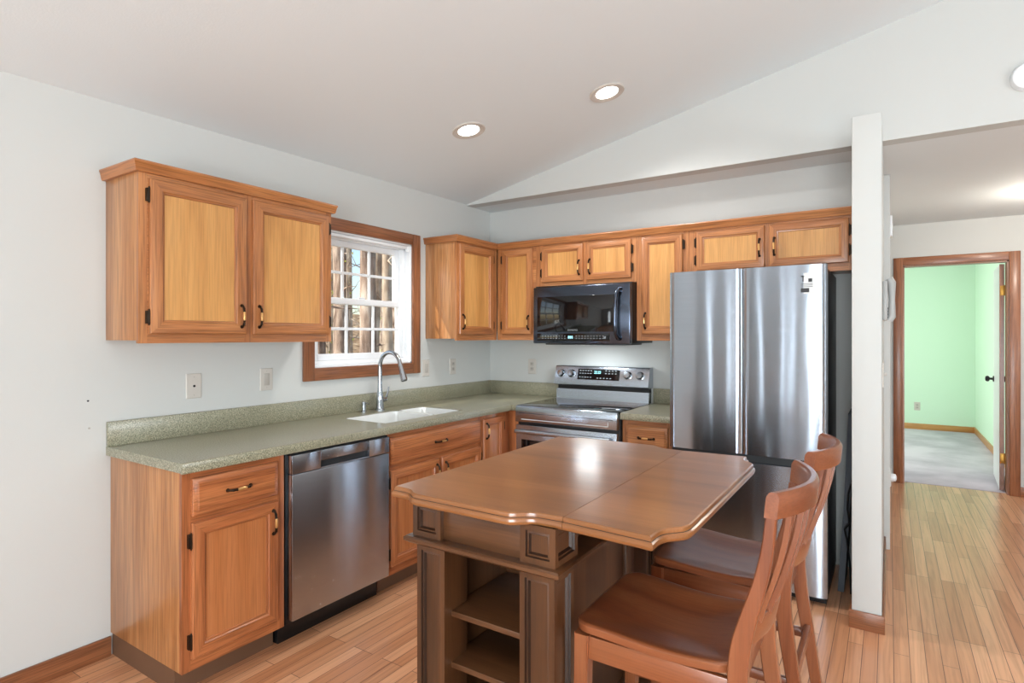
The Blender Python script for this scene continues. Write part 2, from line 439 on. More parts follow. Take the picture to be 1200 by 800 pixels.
# gable above the cabinets and the hall opening, with its flat soffit
mb = MB()
r = []
for y in (YH, YH+.1):
    r.append([(0, y, SOF), (XE+.1, y, SOF), (XE+.1, y, zc(2*XR-XE-.1, y)+.05), (XR, y, zc(XR, y)+.05), (0, y, zc(0, y)+.05)])
mb.rings(r, PAINT)
struct(mb.build('wall_gable'))
sbox('ceiling_hall', 0, YH+.1, SOF, XE, 2.73, SOF+.1, CEIL)
sbox('wall_right', XE, YS, 0, XE+.12, 2.73, 3.3, PAINT)
sbox('wall_front', -.12, YS-.12, 0, XE+.12, YS, 3.5, PAINT)
# bedroom beyond the hall door
sbox('floor_bedroom', .9, 2.68, -.1, 4.1, 6.75, .004, CARPET)
sbox('wall_bedroom_back', .9, 6.6, 0, 4.05, 6.72, 2.45, GREENP)
sbox('wall_bedroom_right', 3.93, 2.731, 0, 4.05, 6.6, 2.45, GREENP)
sbox('wall_bedroom_left', .9, 2.731, 0, 1.02, 6.6, 2.45, GREENP)
sbox('ceiling_bedroom', .9, 2.731, 2.45, 4.05, 6.72, 2.5, CEIL)
BBW = TRIM
sbox('baseboard_left', 0, YS, 0, .014, -2.905, .085, BBW[1], .003)
mb = MB(); mb.box(2.718, -.843, 0, 2.866, -.83, .085, BBW[0], .003); mb.box(2.853, -.83, 0, 2.866, .47, .085, BBW[1], .003); mb.box(2.718, -.83, 0, 2.73, -.7, .085, BBW[1], .003)
struct(mb.build('baseboard_column'))
sbox('baseboard_hall', 3.845, 2.597, 0, XE, 2.61, .085, BBW[0], .003)
sbox('baseboard_bedroom_back', 1.02, 6.586, .004, 3.93, 6.6, .09, PANEL[0], .003)
sbox('baseboard_bedroom_right', 3.916, 2.74, .004, 3.93, 6.586, .09, PANEL[1], .003)
# hall door: casing, jamb, leaf standing open into the bedroom
def casing(name, M, u0, u1, z0, z1, n0, n1, w, m, bottom):
    mb = MB()
    fbox(mb, M, u0-w, u0, z0-(w if bottom else 0), z1+w, n0, n1, m[2], .004)
    fbox(mb, M, u1, u1+w, z0-(w if bottom else 0), z1+w, n0, n1, m[2], .004)
    fbox(mb, M, u0, u1, z1, z1+w, n0, n1-.0005, m[AX[M]], .004)
    if bottom: fbox(mb, M, u0, u1, z0-w, z0, n0, n1-.0005, m[AX[M]], .004)
    return struct(mb.build(name))
def HB(u, z, n): return (u, 2.61-n, z)
AX[HB] = 0
casing('trim_1', HB, DX0, DX1, 0, DZ, 0, .018, .076, TRIM, False)
mb = MB()
mb.box(DX0-.004, 2.612, 0, DX0+.012, 2.728, DZ, TRIM[2]); mb.box(DX1-.012, 2.612, 0, DX1+.004, 2.728, DZ, TRIM[2]); mb.box(DX0, 2.612, DZ-.012, DX1, 2.728, DZ+.004, TRIM[0])
struct(mb.build('trim_2'))
door = bpy.data.objects.new('door_1', None); COL.objects.link(door); door.location = (DX1-.018, 2.735, .012); door['kind'] = 'structure'
dl = MB().box(DX1-.05, 2.74, .012, DX1-.016, 3.49, 2.06, WHITE).build('door_leaf', door)
mb = MB().box(DX1-.0505, 2.7385, .012, DX1-.0155, 2.7425, 2.06, TRIM[2]); mb.build('door_edge', door)
for z in (.3, 1.82):
    mb = MB().box(DX1-.046, 2.733, z-.045, DX1-.012, 2.738, z+.045, BRASSY, .001); mb.tube([(DX1-.012, 2.732, z-.048), (DX1-.012, 2.732, z+.048)], .007, BRASSY, 10); mb.build('door_hinge', door)
mb = MB()
for sg, x0 in ((-1, DX1-.05), (1, DX1-.016)):
    mb.lathe([(.03, 0), (.03, .008), (.012, .012), (.011, .03), (.026, .04), (.03, .052), (.022, .066), (.004, .07)], (x0, 3.42, .98), BLACK, 16, (sg, 0, 0))
mb.build('door_knob', door)
door.rotation_euler.z = R(-3.5)

# ------------------------------------------------------------------ window over the sink
casing('trim_3', LW, WY0, WY1, WZ0, WZ1, 0, .02, .076, TRIM, True)
win = bpy.data.objects.new('window_1', None); COL.objects.link(win); win.location = (-.06, (WY0+WY1)/2, WZ0); win['kind'] = 'structure'
mb = MB()
for a in ((-.14, WY0, WZ0, .002, WY0+.012, WZ1), (-.14, WY1-.012, WZ0, .002, WY1, WZ1), (-.14, WY0, WZ0, .002, WY1, WZ0+.012), (-.14, WY0, WZ1-.012, .002, WY1, WZ1)):
    mb.box(*a, WHITE, .002)
for a in ((-.13, WY0+.012, WZ0+.012, -.045, WY0+.037, WZ1-.012), (-.13, WY1-.037, WZ0+.012, -.045, WY1-.012, WZ1-.012), (-.13, WY0+.012, WZ1-.037, -.045, WY1-.012, WZ1-.012), (-.13, WY0+.012, WZ0+.012, -.03, WY1-.012, WZ0+.04)):
    mb.box(*a, WHITE, .003)
mb.build('window_frame', win)
MID = 1.632
def sash(z0, z1, x0, x1):
    y0, y1 = WY0+.037, WY1-.037; w = .04
    mb = MB()
    for a in ((x0, y0, z0, x1, y0+w, z1), (x0, y1-w, z0, x1, y1, z1), (x0, y0+w, z0, x1, y1-w, z0+w), (x0, y0+w, z1-w, x1, y1-w, z1)): mb.box(*a, WHITE, .004)
    s = mb.build('sash', win)
    mb = MB(); xm = (x0+x1)/2
    for k in (1, 2):
        y = y0+w+(y1-y0-2*w)*k/3; mb.box(xm-.006, y-.009, z0+w, xm+.006, y+.009, z1-w, WHITE, .002)
    z = (z0+z1)/2; mb.box(xm-.0065, y0+w, z-.009, xm+.0065, y1-w, z+.009, WHITE, .002)
    mb.build('muntin', s)
    MB().box(xm-.002, y0+w-.004, z0+w-.004, xm+.002, y1-w+.004, z1-w+.004, GLASS).build('glass', s)
sash(WZ0+.04, MID+.02, -.08, -.05)
sash(MID-.02, WZ1-.037, -.118, -.088)
mb = MB().box(-.055, -1.42, MID+.02, -.075, -1.37, MID+.032, WHITE, .003); mb.build('sash_lock', win)
mb = MB().box(-.028, WY0+.02, WZ1-.034, -.004, WY1-.016, WZ1-.014, WHITE, .004); mb.box(-.03, WY1-.034, WZ1-.05, 0.0, WY1-.014, WZ1-.012, WHITE, .004); mb.build('blind_headrail', win)

def fill_frame(n, M, cu, w, z0, z1):  # frames added around the fill panels, the wall behind is closed
    mb = MB(); u0, u1 = cu-w/2, cu+w/2
    for a in ((u0-.07, u0, z0-.07, z1+.07), (u1, u1+.07, z0-.07, z1+.07), (u0, u1, z1, z1+.07), (u0, u1, z0-.07, z0)): fbox(mb, M, *a, .0, .03, TRIM[2], .003)
    fbox(mb, M, u0, u1, (z0+z1)/2-.02, (z0+z1)/2+.02, .045, .07, WHITE, .003)
    for k in (1, 2): fbox(mb, M, u0+w*k/3-.008, u0+w*k/3+.008, z0, z1, .048, .066, WHITE, .002)
    struct(mb.build('window_%d' % n))
def SW(u, z, n): return (u, YS+n, z)
def EW(u, z, n): return (XE-n, u, z)
for i, q in enumerate(SOUTH): fill_frame(2+i, SW, *q)
for i, q in enumerate(EAST): fill_frame(2+len(SOUTH)+i, EW, *q)

# ------------------------------------------------------------------ worktops
CT, CB = .921, .883
SX0, SX1, SY0, SY1 = .17, .535, -1.765, -1.065       # sink cut-out
wt = thing('worktop', (.3, -1.5, CB), 'long green speckled laminate worktop with backsplash along the window wall, around the sink', 'worktop')
mb = MB()
for a in ((0, -2.92, SX0, -.001), ):
    mb.box(.001, -2.922, CB, SX0, -.001, CT, LAM)
mb.box(SX0, -2.922, CB, SX1, SY0, CT, LAM); mb.box(SX0, SY1, CB, SX1, -.001, CT, LAM)
mb.box(SX1, -2.922, CB, .622, -.001, CT, LAM); mb.box(.622, -.622, CB, .683, -.001, CT, LAM)
mb.build('top', wt)
mb = MB()
mb.box(.62, -2.922, CB-.004, .637, -.637, CT-.0003, LAM, .004); mb.box(.62, -.637, CB-.004, .683, -.62, CT-.0003, LAM, .004)
mb.build('front_edge', wt)
mb = MB(); mb.box(.001, -2.922, CT, .02, -.001, 1.03, LAM, .003); mb.box(.02, -.02, CT, .683, -.001, 1.03, LAM, .003)
mb.build('backsplash', wt)
wt2 = thing('worktop', (1.62, -.3, CB), 'short green speckled laminate worktop between the range and the refrigerator', 'worktop')
mb = MB().box(1.454, -.622, CB, 1.782, -.001, CT, LAM); mb.build('top', wt2)
mb = MB().box(1.454, -.637, CB-.004, 1.782, -.62, CT-.0003, LAM, .004); mb.build('front_edge', wt2)
mb = MB().box(1.454, -.02, CT, 1.782, -.001, 1.03, LAM, .003); mb.build('backsplash', wt2)

# ------------------------------------------------------------------ base cabinets
def base_body(root, M, u0, u1, n, fm, sidem, ends=(1, 1), back=.003):
    mb = MB(); t = .016
    fbox(mb, M, u0, u0+t, .1, CB-.004, back, n-.018, sidem[2], .001); fbox(mb, M, u1-t, u1, .1, CB-.004, back, n-.018, sidem[2], .001)
    fbox(mb, M, u0+t, u1-t, .1, .116, back, n-.018, sidem[2]); fbox(mb, M, u0+t, u1-t, .116, CB-.004, back, back+.008, sidem[2])
    mb.build('carcass', root)
    MB().box(*M(u0+.008, 0, back), *M(u1-.008, .1, n-.07), DARKW).build('toe_kick', root)
XF = .6
c1 = thing('base_cabinet', (.3, -2.68, 0), 'oak base cabinet at the near end of the window wall, left of the dishwasher', 'cabinet')
base_body(c1, LW, -2.905, -2.456, XF, OAKB, SIDE)
face_frame(c1, LW, -2.905, -2.456, .1, CB-.004, XF, OAKB, None)
drawer(c1, LW, -2.868, -2.494, .703, .85, XF, OAKB)
cab_door(c1, LW, -2.872, -2.494, .147, .678, XF, OAKB, PANELB, 1, .59)
c2 = thing('base_cabinet', (.3, -1.38, 0), 'oak sink base cabinet with a wide drawer front over two doors, right of the dishwasher', 'cabinet')
base_body(c2, LW, -1.832, -.958, XF, OAKB, SIDE)
face_frame(c2, LW, -1.832, -.958, .1, CB-.004, XF, OAKB, None)
drawer(c2, LW, -1.804, -.972, .703, .85, XF, OAKB)
cab_door(c2, LW, -1.804, -1.397, .147, .674, XF, OAKB, PANELB, 1, .59)
cab_door(c2, LW, -1.373, -.972, .147, .674, XF, OAKB, PANELB, -1, .59)
c3 = thing('base_cabinet', (.3, -.5, 0), 'narrow oak corner base cabinet with a full-height door, left of the range', 'cabinet')
base_body(c3, LW, -.955, -.01, XF, OAKB, SIDE)
mb = MB().box(.582, -.955, .1, XF, -.6, CB-.004, OAKB[2], .0015); mb.box(.6, -.618, .1, .68, -.6, CB-.004, OAKB[2], .0015); mb.build('face_frame', c3)
cab_door(c3, LW, -.946, -.7, .147, .85, XF, OAKB, PANELB, -1, .77, w=.05, hingeside=1)
c4 = thing('base_cabinet', (1.62, -.3, 0), 'small oak base cabinet with a drawer, between the range and the refrigerator', 'cabinet')
base_body(c4, BW, 1.458, 1.778, XF, OAK, SIDE)
face_frame(c4, BW, 1.458, 1.778, .1, CB-.004, XF, OAK, None)
drawer(c4, BW, 1.484, 1.754, .7, .845, XF, OAK)
cab_door(c4, BW, 1.484, 1.754, .147, .674, XF, OAK, PANEL, 1, .59)

# ------------------------------------------------------------------ wall cabinets
def wall_body(root, M, u0, u1, z0, z1, n, sidem, fm, mid=None):
    mb = MB(); fbox(mb, M, u0, u1, z0+.012, z1, .002, n-.018, sidem[2], .001)
    mb.build('carcass', root)
    face_frame(root, M, u0, u1, z0, z1, n, fm, mid)
ZB, ZT = 1.376, 2.092
u1_ = thing('wall_cabinet', (.15, -2.43, ZB), 'two-door oak wall cabinet left of the window, above the dishwasher', 'cabinet')
wall_body(u1_, LW, -2.923, -1.942, ZB, ZT, .296, SIDE, OAK, [-2.4355])
cab_door(u1_, LW, -2.884, -2.453, 1.415, 2.064, .296, OAK, PANEL, 1, 1.5, w=.06)
cab_door(u1_, LW, -2.418, -1.966, 1.415, 2.064, .296, OAK, PANEL, -1, 1.5, w=.06)
mb = MB()
def crown(mb, plan, m):
    """cornice swept along a plan line; plan gives (inner point, outward dir) pairs"""
    prof = [(0, 2.084), (.014, 2.084), (.017, 2.088), (.023, 2.118), (.026, 2.121), (.026, 2.127), (.024, 2.13), (0, 2.13)]
    mb.rings([[(p[0]+d[0]*o, p[1]+d[1]*o, z) for o, z in prof] for p, d in plan], m)
crown(mb, [((.002, -2.923), (0, -1)), ((.296, -2.923), (1, -1))], OAK[0])
crown(mb, [((.296, -2.923), (1, -1)), ((.296, -1.942), (1, 1))], OAK[1])
crown(mb, [((.296, -1.942), (1, 1)), ((.002, -1.942), (0, 1))], OAK[0])
mb.box(.002, -2.923, 2.12, .296, -1.942, 2.13, OAK[1])
mb.build('cornice', u1_)

u2 = thing('wall_cabinet', (.15, -.56, ZB), 'oak wall cabinet right of the window, its end panel facing the sink', 'cabinet')
wall_body(u2, LW, -.833, -.33, ZB, ZT, .296, SIDE, OAK)
cab_door(u2, LW, -.814, -.392, 1.42, 2.07, .296, OAK, PANEL, -1, 1.51, w=.06)
u3 = thing('wall_cabinet', (.5, -.15, ZB), 'single-door oak corner wall cabinet left of the microwave', 'cabinet')
N = .326
wall_body(u3, BW, .302, .688, ZB, ZT, N, SIDE, OAK)
cab_door(u3, BW, .352, .626, 1.42, 2.07, N-.0, OAK, PANEL, 1, 1.51, w=.055)
u4 = thing('wall_cabinet', (1.07, -.15, 1.776), 'low two-door oak wall cabinet above the microwave', 'cabinet')
wall_body(u4, BW, .69, 1.446, 1.776, ZT, N, SIDE, OAK, [1.064])
cab_door(u4, BW, .71, 1.05, 1.805, 2.07, N, OAK, PANEL, 1, 1.9, w=.05)
cab_door(u4, BW, 1.078, 1.412, 1.805, 2.07, N, OAK, PANEL, -1, 1.9, w=.05)
u5 = thing('wall_cabinet', (1.62, -.15, ZB), 'tall single-door oak wall cabinet between the microwave and the refrigerator', 'cabinet')
wall_body(u5, BW, 1.448, 1.8, ZB, ZT, N, SIDE, OAK)
cab_door(u5, BW, 1.486, 1.762, 1.42, 2.07, N, OAK, PANEL, -1, 1.51, w=.055)
u6 = thing('wall_cabinet', (2.25, -.15, 1.776), 'low two-door oak wall cabinet above the refrigerator', 'cabinet')
wall_body(u6, BW, 1.802, 2.726, 1.776, ZT, N, SIDE, OAK, [2.269])
cab_door(u6, BW, 1.85, 2.256, 1.82, 2.072, N, OAK, PANEL, 1, 1.94, w=.05)
cab_door(u6, BW, 2.282, 2.694, 1.82, 2.072, N, OAK, PANEL, -1, 1.94, w=.05)
mb = MB()
crown(mb, [((.002, -.833), (0, -1)), ((.296, -.833), (1, -1))], OAK[0])
crown(mb, [((.296, -.833), (1, -1)), ((.296, -N), (1, -1))], OAK[1])
crown(mb, [((.296, -N), (1, -1)), ((2.728, -N), (0, -1))], OAK[0])
mb.box(.002, -.833, 2.12, .296, -.002, 2.13, OAK[1]); mb.box(.296, -N, 2.12, 2.728, -.002, 2.13, OAK[0])
tag(mb.build('cornice'), 'long oak cornice running over the corner cabinets to the column', 'moulding')

# ------------------------------------------------------------------ sink, faucet, soap pump
sk = thing('kitchen_sink', (.35, -1.4, .75), 'white double-bowl undermount sink set in the green worktop', 'sink')
def open_bowl(y0, y1, depth):
    r = roundrect(SX0+.003, y0, SX1-.003, y1, .045, 5)
    mb = MB()
    mb.rings([[(x, y, z) for x, y in offset_poly(r, d)] for z, d in ((CB-.02, 0), (CT-depth-.012, 0), (CT-depth-.012, .03))], SINKW, False, True)
    mb.rings([[(x, y, z) for x, y in offset_poly(r, d)] for z, d in ((CB-.02, 0), (CT-.004, 0), (CT-.002, .004), (CT-.004, .012), (CT-.02, .014), (CT-depth+.04, .02), (CT-depth+.01, .035), (CT-depth, .06))], SINKW, False, True)
    b = mb.build('bowl', sk, 50)
    MB().lathe([(.04, 0), (.04, .004), (.02, .002)], ((SX0+SX1)/2, (y0+y1)/2, CT-depth), CHROME, 16).build('drain', b)
open_bowl(SY0+.003, -1.315, .19); open_bowl(-1.312, SY1-.003, .19)
fc = thing('faucet', (.085, -1.372, CT), 'brushed nickel gooseneck faucet with a side lever behind the sink', 'faucet')
mb = MB().lathe([(.031, 0), (.031, .006), (.026, .012), (.024, .06), (.0255, .075), (.021, .1), (.017, .13)], (.085, -1.372, CT), CHROME, 24)
mb.build('faucet_body', fc)
pts = [(.085, -1.372, CT+.12)]
for k in range(4): pts.append((.085, -1.372, CT+.17+.035*k))
cxr = .092; zt = CT+.285
for k in range(1, 12):
    t = PI*(1-k/11*.93); pts.append((.085+cxr+cxr*math.cos(t), -1.372, zt+cxr*1.05*math.sin(t)))
mb = MB().tube(pts, [.0165]+[.014]*3+[.013]*(len(pts)-4), CHROME, 14); mb.build('spout', fc)
e = Vector(pts[-1]); dvec = (Vector(pts[-1])-Vector(pts[-2])).normalized()
mb = MB().tube([e-dvec*.005, e+dvec*.02, e+dvec*.07, e+dvec*.105, e+dvec*.11], [.014, .0155, .02, .0225, .019], CHROME, 16)
mb.tube([e+dvec*.108, e+dvec*.1125], [.018, .017], BLACK, 16); mb.build('spray_head', fc)
mb = MB().tube([(.085, -1.35, CT+.065), (.085, -1.318, CT+.068)], [.017, .015], CHROME, 14)
mb.tube([(.085, -1.325, CT+.07), (.085, -1.31, CT+.09), (.085, -1.298, CT+.125), (.085, -1.292, CT+.15)], [.009, .0075, .0065, .005], CHROME, 10); mb.build('lever', fc)
mb = MB().lathe([(.018, 0), (.018, .006), (.012, .01), (.011, .045), (.015, .05), (.015, .062), (.006, .066)], (.06, -1.487, CT+.0005), CHROME, 16)
mb.tube([(.06, -1.487, CT+.056), (.085, -1.487, CT+.06), (.105, -1.487, CT+.052)], [.006, .005, .004], CHROME, 8)
tag(mb.build('soap_pump'), 'small brushed nickel soap pump beside the faucet', 'soap pump')

# ------------------------------------------------------------------ dishwasher
dw = thing('dishwasher', (.33, -2.145, 0), 'stainless steel dishwasher built in under the worktop', 'dishwasher')
DY0, DY1 = -2.449, -1.84
MB().box(.02, DY0, .1, .6, DY1, CB-.006, BLACK, .002).build('tub', dw)
MB().box(.02, DY0, 0, .545, DY1, .1, BLACK, .002).build('kick_plate', dw)
mb = MB().box(.603, DY0+.006, .125, .642, DY1-.003, .782, STEELD, .004)
mb.build('door', dw)
mb = MB()   # control strip with the pocket handle
HY0, HY1 = -2.285, -1.985
zb, zt_ = .785, .868
mb.box(.603, DY0+.006, zb, .642, HY0, zt_, STEELD, .002); mb.box(.603, HY1, zb, .642, DY1-.003, zt_, STEELD, .002); mb.box(.603, HY0, zb+.036, .642, HY1, zt_, STEELD, .002)
mb.build('control_strip', dw)
mb = MB().box(.604, HY0, zb, .615, HY1, zb+.038, DGREY); mb.box(.615, HY0+.001, zb-.001, .638, HY1-.001, zb+.004, STEELD); mb.build('pocket_handle', dw)
MB().box(.6, DY0+.006, .868, .63, DY1-.003, .874, BLACK).build('button_row', dw)

# ------------------------------------------------------------------ range
rg = thing('range', (1.07, -.35, 0), 'stainless steel electric range with a black glass cooktop and raised control panel', 'range')
X0, X1 = .688, 1.449
MB().box(X0, -.625, .03, X1, -.02, .905, DGREY, .002).build('body', rg)
MB().box(X0, -.645, .905, X1, -.075, .924, GLASSK, .003).build('cooktop', rg)
mb = MB().box(X0, -.668, .81, X1, -.626, .922, STEELR, .006)
mb.build('front_panel', rg)
mb = MB()
mb.box(X0+.05, -.6705, .828, X1-.06, -.667, .832, STICK); mb.box(X1-.064, -.6705, .828, X1-.06, -.667, .856, STICK); mb.box(X0+.03, -.6705, .872, X1-.03, -.667, .875, DGREY)
mb.build('trim_line', rg)
mb = MB().box(X0+.004, -.664, .2, X1-.004, -.626, .79, STEELR, .004); d_ = mb.build('oven_door', rg)
MB().box(X0+.05, -.667, .27, X1-.05, -.663, .69, GLASSK).build('oven_window', d_)
mb = MB(); mb.tube([(X0+.03, -.715, .752), (X1-.03, -.715, .752)], .015, STEELR, 14, 1.0)
for x in (X0+.05, X1-.05): mb.tube([(x, -.66, .752), (x, -.715, .752)], .011, STEELR, 10)
mb.build('handle', d_)
mb = MB().box(X0+.004, -.66, .05, X1-.004, -.626, .192, STEELR, .004); mb.build('storage_drawer', rg)
mb = MB()
mb.rings([[(x, y, z) for y, z in ((-.082, .924), (-.076, 1.0), (-.03, 1.0), (-.03, .924))] for x in (X0+.006, X1-.006)], STEELR); mb.build('rear_panel', rg)
mb = MB().box(X0+.012, -.06, .99, X1-.012, -.006, 1.16, BLACK); mb.build('rear_vent', rg)
mb = MB()
YA, YB = -.108, -.07
mb.rings([[(x, y, z) for y, z in ((YA, 1.035), (YA-.002, 1.042), (YB-.002, 1.172), (YB+.006, 1.178), (-.006, 1.178), (-.006, 1.03), (YA+.02, 1.03))] for x in (X0, X1)], STEELR)
cp = mb.build('control_panel', rg)
def onpanel(z): return YA-.002+(YB-YA)*(z-1.042)/.13
nrm = Vector((0, -.13, -.04)).normalized()*1
nrm = Vector((0, -(.13), (YB-YA)*1)).normalized()
pk = []
for kx in (.745, .833, 1.288, 1.382):
    z = 1.118; c = (kx, onpanel(z), z)
    mb = MB().lathe([(.032, 0), (.032, .004), (.027, .006), (.025, .026), (.022, .03), (.003, .031)], c, CHROME, 20, nrm)
    mb.build('knob', rg)
mb = MB(); x0, x1, z0, z1 = .885, 1.225, 1.078, 1.158
mb.rings([[(x0, onpanel(z0)-h, z0), (x1, onpanel(z0)-h, z0), (x1, onpanel(z1)-h, z1), (x0, onpanel(z1)-h, z1)] for h in (-.002, .002)], GLASSK)
def mark(mb, x, z, w, h, m):
    mb.rings([[(x, onpanel(z)-k, z), (x+w, onpanel(z)-k, z), (x+w, onpanel(z+h)-k, z+h), (x, onpanel(z+h)-k, z+h)] for k in (.001, .0026)], m)
for r_, zz in ((0, 1.142), (1, 1.122), (2, 1.094)):
    for k in range(5): mark(mb, .9+k*.022, zz, .012, .005 if r_ else .006, LEGEND)
for k in range(5): mark(mb, 1.045+k*.026, 1.09, .013, .005, LEGEND)
for r_ in range(2):
    for k in range(4): mark(mb, 1.11+k*.026, 1.145-r_*.02, .012, .005, LEGEND)
disp = mb.build('display', rg)
mb = MB()
for k, x in enumerate((1.02, 1.033, 1.05, 1.063)): 
    mark(mb, x, 1.125, .009, .003, CLOCK); mark(mb, x, 1.141, .009, .003, CLOCK); mark(mb, x+.007, 1.125, .003, .018, CLOCK)
mb.build('clock_digits', disp)

# ------------------------------------------------------------------ microwave
mw = thing('microwave', (1.07, -.2, 1.35), 'black stainless over-the-range microwave hung under the low cabinet', 'microwave')
MX0, MX1, MZ0, MZ1 = .696, 1.444, 1.352, 1.772
MB().box(MX0, -.40, MZ0+.006, MX1, -.004, MZ1, BLACK, .003).build('case', mw)
mb = MB().box(MX0, -.438, MZ0+.002, MX1, -.402, MZ1-.012, BSTEEL, .006); md = mb.build('door', mw)
MB().box(MX0+.035, -.4405, 1.437, 1.348, -.437, 1.69, GLASSK, .001).build('door_glass', md)
mb = MB().box(MX0+.035, -.4405, 1.372, 1.3, -.437, 1.425, GLASSK, .001)
for r_ in range(2):
    for k in range(22):
        if k in (9, 10, 11): continue
        mb.box(.775+k*.0225, -.442, 1.405-r_*.016, .783+k*.0225, -.44, 1.409-r_*.016, LEGEND)
mb.build('control_strip', md)
mb = MB()
for x in (.985, .998, 1.012): mb.box(x, -.442, 1.39, x+.008, -.44, 1.408, CLOCK)
mb.build('clock_digits', md)
hp = [(1.376, -.438, 1.72), (1.372, -.47, 1.716), (1.366, -.488, 1.69), (1.36, -.494, 1.6), (1.358, -.494, 1.5), (1.362, -.486, 1.42), (1.37, -.465, 1.392), (1.374, -.438, 1.39)]
mb = MB().tube(hp, [.016, .015, .013, .012, .012, .013, .014, .014], BSTEEL, 12); mb.build('handle', md)
mb = MB().box(MX0+.06, -.36, MZ0-.008, MX1-.06, -.06, MZ0+.006, DGREY, .002); mb.build('underside_grille', mw)
MB().box(.98, -.33, MZ0-.0085, 1.16, -.27, MZ0-.004, LENS).build('cooktop_lamp', mw)
lamp('cooktop_light', 'AREA', (1.07, -.3, MZ0-.015), 3.2, (.86, .95, 1), (0, 0, 0), shape='RECTANGLE', size=.18, size_y=.06)
def text(name, s, size, loc, rot, m, parent):
    cu = bpy.data.curves.new(name, 'FONT'); cu.body = s; cu.size = size; cu.align_x = 'CENTER'; cu.align_y = 'CENTER'; cu.extrude = .0003
    t = bpy.data.objects.new(name+'_curve', cu); COL.objects.link(t)
    dg = bpy.context.evaluated_depsgraph_get(); me = bpy.data.meshes.new_from_object(t.evaluated_get(dg))
    bpy.data.objects.remove(t)
    me.materials.clear(); me.materials.append(m)
    o = bpy.data.objects.new(name, me); COL.objects.link(o)
    off = Vector((0, 0, 0)); q = parent
    while q is not None: off += q.location; q = q.parent
    o.parent = parent; o.location = Vector(loc)-off; o.rotation_euler = rot
    return o
text('brand_lettering', 'SAMSUNG', .017, (1.02, -.4412, 1.449), (R(90), 0, 0), LEGEND, md)

# ------------------------------------------------------------------ refrigerator
fr = thing('refrigerator', (2.2, -.35, 0), 'tall stainless steel french-door refrigerator with a bottom freezer drawer', 'refrigerator')
FX0, FX1, FY = 1.79, 2.615, -.695
MB().box(FX0+.004, -.625, .03, FX1-.004, -.03, 1.765, DGREY, .004).build('cabinet', fr)
def fdoor(name, x0, x1, z0, z1, bow=.009):
    mb = MB(); nx, nz = 24, 10; t = .05; k = mb.mi(STEEL); kd = mb.mi(DGREY)
    xs = [x0+(x1-x0)*i/nx for i in range(nx+1)]
    def yy(i):
        s = (xs[i]-x0)/(x1-x0)*2-1
        e = .008*max(0, (abs(s)-.93)/.07)**2
        return FY+bow*(s*s)+e
    rs = [[(xs[i], yy(i), z) for i in range(nx+1)]+[(x1, FY+t+.01, z), (x0, FY+t+.01, z)] for z in [z0+(z1-z0)*j/nz for j in range(nz+1)]]
    mb.rings(rs, STEEL)
    return mb.build(name, fr, 40)
dl_ = fdoor('door', FX0, 2.196, .752, 1.782); dr_ = fdoor('door', 2.202, FX1, .752, 1.782)
fdoor('freezer_drawer', FX0, FX1, .045, .708)
MB().box(FX0+.006, -.655, .7, FX1-.006, -.63, .76, DGREY).build('recessed_grip', fr)
MB().box(2.194, -.67, .76, 2.204, -.63, 1.775, BLACK).build('door_seal', fr)
MB().box(FX0+.01, -.63, 0, FX1-.01, -.05, .045, BLACK).build('base_grille', fr)
sx, sz = 2.52, 1.688
sy = FY+.0035
mb = MB().box(sx-.035, sy-.0015, sz-.06, sx+.035, sy+.004, sz+.05, STICK); st = mb.build('sticker', dr_)
mb = MB()
mb.box(sx-.03, sy-.002, sz-.052, sx+.012, sy-.001, sz-.03, INK)
mb.box(sx-.03, sy-.002, sz+.03, sx-.012, sy-.001, sz+.036, INK); mb.box(sx-.02, sy-.002, sz+.005, sx-.014, sy-.001, sz+.034, INK); mb.box(sx+.008, sy-.002, sz+.002, sx+.026, sy-.001, sz+.02, INK)
for k in range(3): mb.box(sx-.03, sy-.002, sz-.008-k*.008, sx+.028, sy-.001, sz-.0055-k*.008, INK)
mb.build('print', st)
text('emblem', 'SAMSUNG', .011, (2.41, FY-.0006, 1.44), (R(90), 0, 0), CHROME, dr_)

# ------------------------------------------------------------------ board and cord in the gap by the refrigerator
mb = MB()
mb.rings([[(xb+.012-.024*0+d, y, z) for d, y in ((0, -.42), (.03, -.42), (.03, -.12), (0, -.12))] for xb, z in ((2.632, 0), (2.66, .45), (2.672, .72), (2.682, .98))], FABRIC)
tag(mb.build('folded_board'), 'dark grey folded board leaning in the gap between refrigerator and column', 'board')
mb = MB().tube([(2.715, -.5, .62), (2.7, -.5, .56), (2.695, -.5, .48), (2.705, -.49, .4), (2.68, -.47, .36), (2.69, -.445, .3), (2.705, -.44, .15), (2.71, -.45, .01)], .005, BLACK, 8)
tag(mb.build('power_cord'), 'black power cord hanging in the gap beside the refrigerator', 'cord')

# ------------------------------------------------------------------ kitchen island table
TZ = .914
isl = thing('kitchen_island', (1.86, -2.135, 0), 'brown wooden kitchen island table with open shelves and a raised leaf', 'table')
YC = -2.135
def mirror(front):     # front half of an outline (left to right) mirrored to the back
    return front+[(x, 2*YC-y) for x, y in reversed(front)]
XS = 2.138
def ogee(p, q, n=7, ax=0):
    """S-curve from p to q"""
    out = []
    for k in range(n+1):
        t = k/n; s = t*t*(3-2*t)
        a, b = (t, s) if ax == 0 else (s, t)
        out.append((p[0]+(q[0]-p[0])*a, p[1]+(q[1]-p[1])*b))
    return out
top = mirror([(1.515, -2.703), (1.562, -2.703)]+ogee((1.578, -2.704), (1.645, -2.738), 5)+ogee((1.985, -2.738), (2.065, -2.694), 5)+[(XS, -2.69)])
PR = [(.876, .02), (.878, .008), (.882, .002), (.889, 0), (.896, .001), (.9, .005), (.9015, .0065), (.905, .0065), (.911, .0075), (TZ, .011)]
